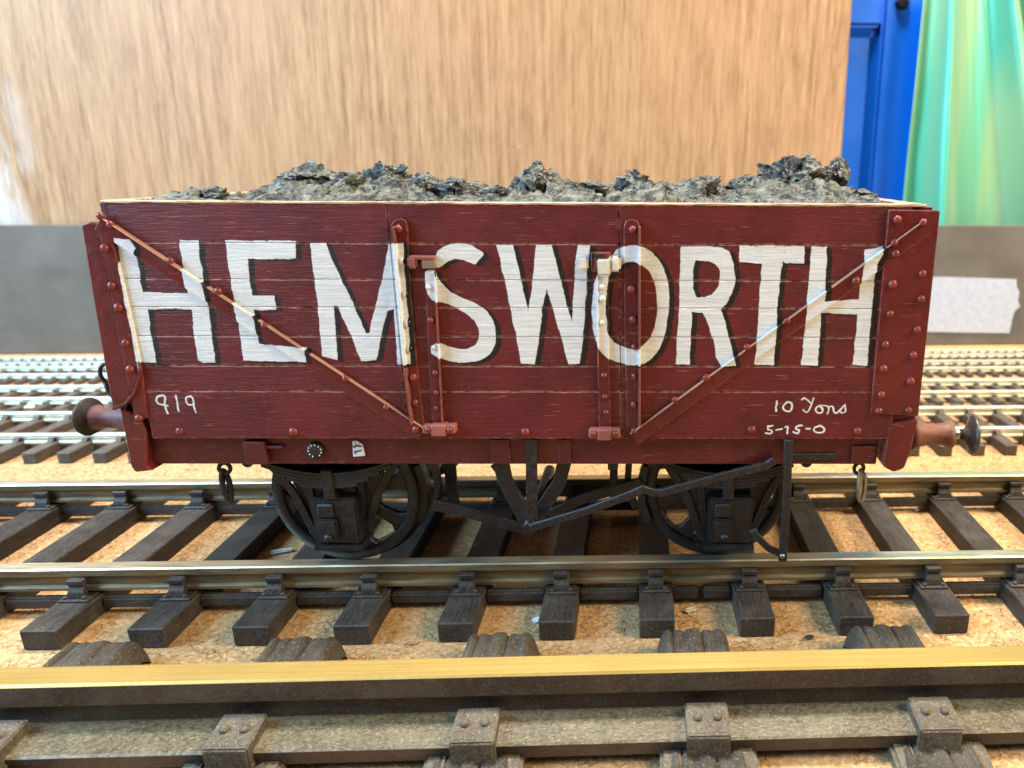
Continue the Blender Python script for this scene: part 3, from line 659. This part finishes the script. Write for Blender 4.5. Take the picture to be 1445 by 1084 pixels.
# crack of split wood above the right headstock
b = MB()
for pts in (((1160,600),(1185,603),(1205,600),(1225,606),(1252,603)), ((1225,592),(1245,597),(1270,598),(1290,600)), ((1195,611),(1230,612),(1252,614))):
    b.tube([U(x, y+random.uniform(-1, 1), -.02) for x, y in pts], .10, 5)
b.build('split_edge', BLACK, W)
# fittings on the solebar
def px_box(name, x0, x1, y0_, y1_, ya, yb, mat, parent=None, bev=.12):
    a, c = U(x0, y1_, ya), U(x1, y0_, ya); b = MB(); b.box(a.x, c.x, ya, yb, a.z, c.z, bev); return b.build(name, mat, parent or W)
px_box('lifting_bracket', 347, 372, 624, 656, YS-1.1, YS, MAROON_S, SB)
px_box('peg', 365, 398, 630, 634, YS-.8, YS, MAROON_S, SB)
px_box('door_stop', 1201, 1238, 630, 655, YS-.5, YS, MAROON_S, SB)
px_box('solebar_strap', 693, 719, 620, 655, YS-.35, YS, MAROON_S, SB)
px_box('solebar_strap', 788, 806, 620, 655, YS-.35, YS, MAROON_S, SB)
px_box('black_bar', 1118, 1182, 640, 650, YS-.4, YS, BLACK, SB)
p = U(446, 635, YS); b = MB(); b.lathe([(1.35, 0), (1.35, .35), (1.1, .5), (0, .52)], (p.x, YS, p.z), (0, -1, 0), 20); dk = b.build('black_disc', BLACK, SB)
WHITEP = flat('chalky_white_paint', (.62, .64, .66), (.78, .79, .80), 1.5, .6)
for k in range(11):
    an = k*2*math.pi/11+.3
    if k in (8,): continue
    q = Vector((p.x+1.0*math.cos(an), YS-.5, p.z+.95*math.sin(an))); MB().box(q.x-.09, q.x+.09, q.y-.06, q.y+.02, q.z-.13, q.z+.13, .03).build('white_dot', WHITEP, dk)
PLATE = paint('white_number_plate', (.62, .65, .68), grain=.1, wear=.1)
b = MB(); b.prism([(q.x, q.z) for q in (U(420+x/12.04, 610+y/12.04, YS-.3) for x, y in ((925,150),(1000,138),(1100,200),(1142,405),(945,418)))], YS-.35, YS, .05); b.build('number_plate', PLATE, SB)

# buffers
RUSTP = paint('pinkish_worn_paint', (.145, .06, .042), grain=.3, decal=False, wear=1.0, rough=.55)
PURP = paint('dusty_maroon_paint', (.12, .045, .042), grain=.3, decal=False, wear=.9, rough=.5)
YBUF = 5.2
bl = U(128, 588, YBUF); bx = U(188, 592, YBUF)
b = MB(); b.lathe([(1.9, 0), (2.0, .6), (1.5, 1.4), (1.9, 5.2), (2.9, 6.2), (3.0, 7.0)], (bl.x+.6, YBUF, bl.z-.1), (1, 0, -.03), 14); b.noise(.12, .8); o = b.build('buffer', PURP, W)
b = MB(); b.lathe([(0, -1.0), (1.6, -.85), (2.7, -.3), (3.05, .15), (2.9, .45), (1.4, .7), (.9, 1.3), (.9, 2.2)], (bl.x-.4, YBUF, bl.z), (1, -.10, 0), 28)
RUSTB = metal_black('rusty_black_iron', (.035, .024, .018), .5); b.build('buffer_head', RUSTB, o)
b_r = U(1368, 613, YBUF)
x0, x1 = U(1285, 612, YBUF).x, U(1342, 612, YBUF).x; zc = b_r.z
b = MB(); L0 = x1-x0; b.lathe([(1.9, 0), (1.9, L0*.12), (1.75, L0*.35), (1.7, L0*.55), (1.75, L0*.8), (1.95, L0*.88), (1.95, L0)], (x0, YBUF, zc), (1, 0, 0), 20)
for v in b.bm.verts:
    f_ = (v.co.x-x0)/(x1-x0); k_ = 1+.30*(1-min(1, f_/.35)) if f_ < .35 else (1+.12*max(0, (f_-.8)/.2)); v.co.y = YBUF+(v.co.y-YBUF)*k_; v.co.z = zc+(v.co.z-zc)*k_
b.noise(.16, 1.0); o = b.build('buffer', RUSTP, W)
STEEL = steel('dull_steel', (.25, .24, .22), (.42, .41, .38), .35)
b = MB(); b.lathe([(.75, 0), (.75, 3.0)], (x1, YBUF, zc), (1, 0, 0), 16); b.build('buffer_rod', STEEL, o)
DSTEEL = steel('dark_steel_disc', (.06, .06, .055), (.13, .125, .11), .38, .7)
b = MB(); b.lathe([(.75, 0), (1.0, .8), (2.0, 1.5), (3.15, 1.9), (3.25, 2.2), (2.9, 2.5), (0, 2.9)], (b_r.x-1.7, YBUF, zc), (1, -.12, 0), 32); b.build('buffer_head', DSTEEL, o)
for sx, xx in ((-1, -60), (1, 59)):
    b = MB(); b.lathe([(2.2, 0), (1.8, 3), (1.8, 5)], (xx, YB-YBUF, zc), (sx, 0, 0), 12); o = b.build('buffer', PURP, W)
    b = MB(); b.lathe([(.8, 4), (.9, 6), (2.9, 7), (2.9, 7.6), (0, 8)], (xx, YB-YBUF, zc), (sx, 0, 0), 24); b.build('buffer_head', DSTEEL, o)
# coupling ring at left end and hanging chain links
def ring(c, rx, rz, r, name, mat, tilt=0, par=W):
    b = MB(); pts = [(c[0]+rx*math.cos(a)*math.cos(tilt), c[1]+rx*math.cos(a)*math.sin(tilt), c[2]+rz*math.sin(a)) for a in [2*math.pi*k/20 for k in range(20)]]
    b.tube(pts, r, 7, True); return b.build(name, mat, par)
p = U(152, 527, 4); cp = ring(p, .95, 1.5, .3, 'coupling_ring', RUSTB, .4)
b = MB(); b.tube([U(x, y, 4) for x, y in ((147,537),(153,552),(161,562),(164,575))], .35, 6); b.build('coupling_hook', RUSTB, W)
for cx, mt in ((318, BLACK), (1213, RUSTB)):
    ya = 3.0 if cx < 700 else 3.0; l1 = None
    p = U(cx-1, 661, ya); l1 = ring(p, .8, .9, .32, 'chain_link', mt, .2)
    p = U(cx, 683, ya); ring(p, .5, 2.4, .36, 'chain_link', mt if cx < 700 else STEEL, .9)
    p = U(cx+3, 688, ya+.4); ring(p, .55, 2.5, .34, 'chain_link', mt if cx < 700 else STEEL, .1)

# wheels, axles
def wheel(xc, yf, par, sgn=1):
    """spoked wheel, tread out to the flange on the inner side"""
    root = None; zc = 12.2
    b = MB(); b.lathe([(11.9, 0), (12.0, .2), (12.15, 2.2), (12.9, 2.6), (12.9, 3.2), (10.6, 3.3), (10.35, 3.2), (10.2, .2), (10.5, -.05)], (xc, yf, zc), (0, sgn, 0), 56, closed=True)
    tyre = b.build('wheel', BLACK, par)
    b = MB(); b.lathe([(0, -.6), (1.9, -.55), (2.6, .0), (2.7, 2.6), (0, 2.8)], (xc, yf, zc), (0, sgn, 0), 20); b.build('hub', BLACK, tyre)
    for k in range(8):
        an = 2*math.pi*k/8+.22; b = MB()
        u = Vector((math.cos(an), 0, math.sin(an))); v = Vector((-math.sin(an), 0, math.cos(an))); c = Vector((xc, 0, zc))
        L = []
        for rr_, hw in ((1.8, 1.5), (3.2, 1.15), (6.5, .95), (9.0, 1.25), (10.1, 2.2), (10.7, 2.7)): L.append((rr_, hw))
        q = [c+u*a_+v*h for a_, h in L]+[c+u*a_-v*h for a_, h in L[::-1]]
        b.prism([(t_.x, t_.z) for t_ in q], yf+.5*sgn, yf+1.7*sgn, .15); b.build('spoke', BLACK, tyre)
    return tyre
XW1, XW2 = -31.1, 30.3
for xc, sk in ((XW1, -.75), (XW2, .75)):
    wheel(xc, 7.2+sk, W); wheel(xc, YB-7.2+sk, W, -1)
    MB().lathe([(1.1, 0), (1.1, YB-14)], (xc, 7, 12.2), (0, 1, 0), 12).build('axle', BLACK, W)
# running gear: leaf springs, axle boxes, horn plates
for yq, s in ((4.6, 1), (YB-4.6, -1)):
    for xc in (XW1-1.2, XW2+1.6):
        b = MB(); n_ = 12
        for lf in range(5):
            ln = 12.2-1.9*lf; yo = .55*lf
            pts = [(xc+ln*(2*i/n_-1), 16.9+3.0*((2*i/n_-1)*ln/12.2)**2-yo) for i in range(n_+1)]
            b.strip(pts, .5, yq-.9 if s > 0 else yq-.7, yq+.9, .06)
        b.build('leaf_spring', BLACK, W)
        b = MB(); b.box(xc-.9, xc+.9, yq-1.15, yq+1.1, 12.6, 17.7, .15); b.build('spring_buckle', BLACK, W)
        b = MB(); b.prism([(xc-9.5, 19.8), (xc+9.5, 19.8), (xc+6.4, 12), (xc+5.0, 4.4), (xc-4.6, 4.4), (xc-6.0, 12)], yq+1.8 if s > 0 else yq-2.2, yq+2.2 if s > 0 else yq-1.8, .1); b.build('axle_guard', BLACK, W)
        ab = MB().box(xc-3.2, xc+4.0, yq-1.0, yq+2.2, 4.6, 12.7, .35, 2).build('axle_box', BLACK, W)
        MB().box(xc-3.7, xc+4.5, yq-1.25, yq+2.2, 3.4, 4.5, .25, 2).build('keep_plate', BLACK, ab)
        b = MB(); b.box(xc-2.6, xc+.9, yq-1.9, yq-.9, 5.4, 9.4, .4, 2); b.box(xc-2.2, xc+.4, yq-1.6, yq-.9, 9.5, 12.0, .3); b.build('axle_box_cover', BLACK, ab)
        MB().lathe([(.7, 0), (.65, .4), (0, .6)], (xc-.6, yq-1.9, 6.3), (0, -1, 0), 8).build('bolt', BLACK, ab)
        for e in (-1, 1):
            b = MB(); b.strip([(xc+e*11.0, 19.6), (xc+e*6.8, 12.5), (xc+e*4.2, 5.0), (xc+e*3.2, 4.2)], 1.3, yq+1.15, yq+1.75, .08); b.strip([(xc+e*4.4, 19.5), (xc+e*4.2, 12), (xc+e*3.4, 5)], 1.1, yq+1.2, yq+1.7, .05); b.build('horn_guide', BLACK, W)
            b = MB(); b.lathe([(.9, 0), (.9, 1.6), (.5, 1.9)], (xc+e*12.3, yq-1, 19.1), (0, 1, 0), 12); b.box(xc+e*12.3-1.2, xc+e*12.3+1.2, yq-.7, yq+.7, 19.2, 20.4, .2); b.build('spring_shoe', BLACK, W)
# brake gear: V hanger, shaft, push rods, shoes and hand lever
def X(px, py, Y): q = U(px, py, Y); return (q.x, q.z)
Y1 = 2.2
vh = MB().strip([X(706, 650, Y1), X(712, 678, Y1), X(730, 712, Y1), X(748, 744, Y1)], 2.5, Y1, Y1+.5, .08).build('brake_hanger', BLACK, W)
MB().strip([X(797, 650, Y1), X(788, 685, Y1), X(768, 715, Y1), X(750, 744, Y1)], 2.2, Y1+.55, Y1+1.0, .08).build('brake_hanger', BLACK, W)
MB().strip([X(750, 619, .6), X(750, 660, .6), X(751, 735, .6)], 1.75, .35, .95, .1).build('brake_hanger', BLACK, W)
for dx in (697, 800): MB().strip([X(dx, 655, 18), X((dx+749)/2, 690, 18), X(749, 728, 18)], 1.6, 18, 18.5, .08).build('brake_hanger', BLACK, W)
p = U(748, 742, 1.5); MB().lathe([(1.0, 0), (1.0, 24)], (p.x, .2, p.z), (0, 1, 0), 12).build('brake_shaft', BLACK, W)
MB().strip([X(748, 745, -.2), X(826, 722, -.2), X(893, 697, -.2), X(907, 690, -.2), X(921, 695, -.2), X(932, 696, -.2), X(1010, 675, -.2), X(1082, 657, -.2), X(1093, 649, -.2)], 1.35, -.5, .25, .14).build('brake_lever', BLACK, W)
gd = MB().strip([X(1112, 620, -.4), X(1110, 700, -.4), X(1104, 791, -.4)], 1.3, -.9, -.2, .1).build('lever_guard', BLACK, W)
MB().lathe([(.45, 0), (.4, .3), (0, .4)], (X(1104, 785, -1)[0], -.9, X(1104, 785, -1)[1]), (0, -1, 0), 8).build('bolt', STEEL, gd)
MB().strip([X(1104, 783, -.1), X(1085, 775, -.1), X(1068, 758, -.1), X(1062, 748, -.1)], 1.1, -.18, .5, .1).build('guard_stay', BLACK, W)
MB().strip([X(612, 712, 5), X(660, 722, 5), X(745, 748, 5)], 1.9, 4.6, 5.4, .1).build('push_rod', BLACK, W)
MB().strip([X(752, 735, 7), X(820, 705, 7), X(905, 680, 7)], 1.6, 6.6, 7.4, .1).build('push_rod', BLACK, W)
for e, xc in ((1, XW1), (-1, XW2)):
    for yq in (8.2, YB-9.4):
        b = MB(); c0 = [(xc+e*12.6*math.cos(a), 12.2+12.6*math.sin(a)) for a in [R(-26+8*k) for k in range(7)]]; b.strip(c0, 1.3, yq-.9, yq+1.6, .15); bs = b.build('brake_shoe', BLACK, W)
        MB().strip([(xc+e*14.4, 20.5), (xc+e*14.9, 13), (xc+e*13.6, 9)], 1.1, yq-.5, yq+.7, .1).build('shoe_hanger', BLACK, bs)
MB().strip([X(634, 650, 12), X(637, 690, 12), X(640, 712, 12)], 2.0, 12, 12.6, .1).build('cross_hanger', BLACK, W)
MB().strip([X(866, 650, 14), X(866, 712, 14)], 1.4, 14, 14.5, .1).build('cross_hanger', BLACK, W)
for xq in (XW1+16, XW2-17): MB().box(xq-.8, xq+.8, 3, YB-3, 18, 20, .1).build('cross_beam', BLACK, W)
MB().box(-34, 34, 20, 23, 18.6, 20.2).build('centre_beam', BLACK, W)

# ------------------------------------------------------------------ coal load
def coal_mat(name, dark, light, dust, amt):
    t = NT(name); n = t.noise(t.p, .45, 6, .7, .6); n2 = t.noise(t.map(t.p, (.5, 1, 1.8)), 1.4, 5, .75, .8); v = t.voro(t.p, .55, 'F1')
    c = t.mix(t.ramp(n2, .43, .56), dark, light)
    geo = t.n.new('ShaderNodeNewGeometry')
    c = t.mix(t.math('MULTIPLY', t.ramp(t.math('ADD', n, t.math('MULTIPLY', n2, .35)), .60, .74), amt), c, dust)
    t.bump(t.math('ADD', n2, t.math('MULTIPLY', v, .5)), 1.0, 1.1); return t.set(color=c, rough=t.ramp(n, .35, .6, .18, .5), spec=.8)
COAL_D = coal_mat('black_shiny_coal', (.006, .006, .007), (.035, .036, .04), (.34, .33, .26), .6)
COAL_G = coal_mat('dusty_grey_coal', (.004, .004, .005), (.060, .065, .060), (.36, .35, .25), .55)
prof_px = [(255,277),(285,276),(330,277),(360,276),(400,258),(440,252),(480,254),(520,252),(565,256),(600,262),(640,268),(690,272),(722,268),(745,254),(770,256),(800,264),(840,264),(885,262),(915,264),(940,268),(990,266),(1030,268),(1060,262),(1100,252),(1150,256),(1175,268),(1215,272),(1245,276)]
PXs = np.array([U(x, y, 14).x for x, y in prof_px]); PZs = np.array([U(x, y, 14).z for x, y in prof_px])
def bedz(x, y):
    z = float(np.interp(x, PXs, PZs)); k = min(1, (y-2)/7, (YB-2-y)/9, (x+57)/5, (57-x)/5); k = max(0, k)
    base = 58.2; z = base+(z-base)*(k**.7)*(1 if y < 30 else 1-.5*(y-30)/22)
    n = mnoise.fractal(Vector((x*.30, y*.30, 1)), 1.0, 2.0, 4)*1.0+abs(mnoise.noise(Vector((x*.7, y*.7, 5))))*.9
    n *= .45
    for sc_, am in ((.21, 1.5), (.47, .8)):
        dd, pp = mnoise.voronoi(Vector((x*sc_, y*sc_, 2)), distance_metric='DISTANCE'); q = pp[0]; rs = random.Random(int(q.x*997)*7919+int(q.y*991))
        n += am*(rs.uniform(-.5, .75)+rs.uniform(-1.1, 1.1)*(x*sc_-q.x)+rs.uniform(-1.1, 1.1)*(y*sc_-q.y)-.35*max(0, .14-(dd[1]-dd[0]))/.14)
    c = (0, 0); n += 0
    return z+n*(.25+.75*k)*.95-.75*k
bm = bmesh.new(); NX, NY = 440, 160; g = []
for j in range(NY+1):
    y = 2.15+(YB-4.3)*j/NY; g.append([bm.verts.new((x, y, bedz(x, y))) for x in [-56.2+112.4*i/NX for i in range(NX+1)]])
for j in range(NY):
    for i in range(NX): bm.faces.new((g[j][i], g[j][i+1], g[j+1][i+1], g[j+1][i]))
b = MB.__new__(MB); b.bm = bm
o = b.build('coal_bed', COAL_G); tag(o, 'dusty crumbled grey coal filling the maroon wagon level with its rim', 'coal', kind='stuff')
def lump(px, py, wpx, hpx, Y, seed, mat, label, rough=.35, dpt=None, rot=0):
    c = U(px, py, Y); k = (Y-CAM.y)/F; rx, rz = wpx*k/2, hpx*k/2; ry = dpt or rx*.8
    bm = bmesh.new(); bmesh.ops.create_icosphere(bm, subdivisions=5, radius=1)
    rs = random.Random(seed); planes = [(Vector((rs.gauss(0, 1), rs.gauss(0, 1), rs.gauss(0, 1))).normalized(), rs.uniform(.58, .90)) for _ in range(20)]
    for v in bm.verts:
        d = v.co.normalized(); r = 1.0
        for n_, h in planes:
            q = d.dot(n_)
            if q > 0: r = min(r, h/q)
        dd, pp = mnoise.voronoi(d*1.7+Vector((seed*1.7, 1, 0))); q = pp[0]; r2 = random.Random(int(q.x*997)*7919+int(q.y*991)+int(q.z*89)); tv = Vector((r2.uniform(-1, 1), r2.uniform(-1, 1), r2.uniform(-1, 1)))
        r += rough*.34*(r2.uniform(-.5, .4)+1.3*tv.dot(d*1.7+Vector((seed*1.7, 1, 0))-q)); vv = (0, .25+.25*min(0, (dd[1]-dd[0])-.1)*4); r += rough*(.16*mnoise.fractal(d*2.3+Vector((seed, 0, 0)), .8, 2.1, 4)+.45*(vv[1]-vv[0]-.25)+.24*(.25-abs(mnoise.noise(d*6.2+Vector((seed, 3, 0))))))
        v.co = d*r
    M = Matrix.Rotation(rot, 3, 'Y')
    for v in bm.verts: q = M@v.co; v.co = c+Vector((q.x*rx*1.12, q.y*ry*1.1, q.z*rz*1.12))
    b = MB.__new__(MB); b.bm = bm; o = b.build('coal_lump', mat, None, off=tuple(c), loc=c)
    tag(o, label, 'coal lump', 'larger lumps on the coal load')
D_, G_ = COAL_D, COAL_G
lump(1122, 258, 90, 66, 14, 11, D_, 'largest jagged black coal lump, standing highest near the right end of the load', .75, rot=.25)
lump(1141, 237, 32, 34, 15, 12, G_, 'pale dusty coal lump perched on top of the biggest black lump', .6)
lump(1183, 246, 38, 42, 18, 13, D_, 'rounded dark coal lump sticking up beside the biggest one, in front of the blue door', .3)
lump(640, 266, 54, 33, 10, 14, D_, 'blocky glossy black coal lump left of the middle of the wagon', .6)
lump(757, 262, 74, 54, 13, 15, G_, 'tall square shouldered grey coal lump above the first arm of the W', .5)
lump(758, 238, 18, 20, 13.5, 16, D_, 'small pointed black chip on top of the square shouldered grey lump', .4)
lump(302, 273, 34, 20, 10, 17, G_, 'small lone grey coal lump at the left end of the load', .4)
lump(545, 252, 62, 38, 16, 18, G_, 'pale domed coal lump above the letter M', .7)
lump(437, 256, 86, 34, 14, 19, G_, 'broad flat topped grey coal lump at the left shoulder of the load', .7, rot=.05)
lump(897, 260, 50, 38, 13, 20, G_, 'pointed grey coal lump above the letter O', .7)
lump(988, 266, 58, 34, 12, 21, G_, 'low grey coal lump above the letter R', .6)
lump(1050, 262, 52, 30, 13, 22, G_, 'slanting grey coal lump just left of the biggest black lump', .6, rot=-.5)
lump(598, 264, 46, 36, 12, 23, G_, 'grey coal lump touching the left side of the glossy black block', .6)
lump(490, 264, 52, 34, 10, 24, G_, 'rough dusty coal lump between the flat topped one and the pale dome', .7)
lump(700, 273, 44, 22, 10, 25, G_, 'low crumbled coal lump between the glossy black block and the tall square one', .6)
lump(828, 268, 60, 26, 11, 26, G_, 'wide low dusty coal lump right of the tall square one', .7)
lump(946, 266, 30, 18, 13, 27, G_, 'small low coal lump between the pointed one and the low one over the R', .6)
lump(1218, 276, 40, 16, 10, 28, G_, 'flattest coal lump at the right corner of the wagon', .6)
lump(392, 268, 40, 22, 11, 29, D_, 'dark flat coal piece at the foot of the left shoulder', .6, rot=.4)

# ------------------------------------------------------------------ specks on the cork
PAL = flat('pale_plastic_crumb', (.70, .72, .70), (.85, .86, .82), 2, .5)
def crumb(px, py, l, wd, name, label, mat, ang=0, z=ZG):
    c = G(px, py, z+.4); b = MB(); b.box(-l/2, l/2, -wd/2, wd/2, -.38, .35, .25, 2); b.cut(1); b.noise(.18, 1.3, px)
    o = b.build(name, mat, None, off=(0, 0, 0), loc=c); o.rotation_euler = (0, 0, ang); tag(o, label, 'debris')
crumb(757, 875, 1.4, 1.1, 'white_crumb', 'tiny round white crumb on the cork left of a sleeper end before the wagon', PAL)
crumb(975, 861, 2.2, .9, 'wood_chip', 'pale flat chip on the cork between two sleeper ends below the right wheel', flat('dry_chip', (.45,.40,.30), (.6,.55,.42), 2, .7), .5)
crumb(1298, 717, 3.4, .9, 'white_sliver', 'white plastic sliver lying between the rails to the right of the wagon', PAL, .7)
crumb(398, 778, 4.2, 1.0, 'paper_flake', 'pale grey flake lying on the cork beside the left wheel', flat('grey_flake', (.42,.42,.38), (.56,.55,.50), 2, .7), .35)
crumb(1142, 899, 1.4, .9, 'dark_crumb', 'dark crumb on the cork in front of the right end of the wagon', SLEEP, .2)
crumb(581, 906, 1.6, .8, 'bark_crumb', 'brown flake of cork lying between two ribbed sleeper ends', flat('cork_flake', (.30,.18,.09), (.5,.33,.18), 2, .8), .2)
crumb(42, 574, 2.6, 1.6, 'white_bead', 'white bead lying among the rear track sleepers at the left', PAL, .1, -6.2)
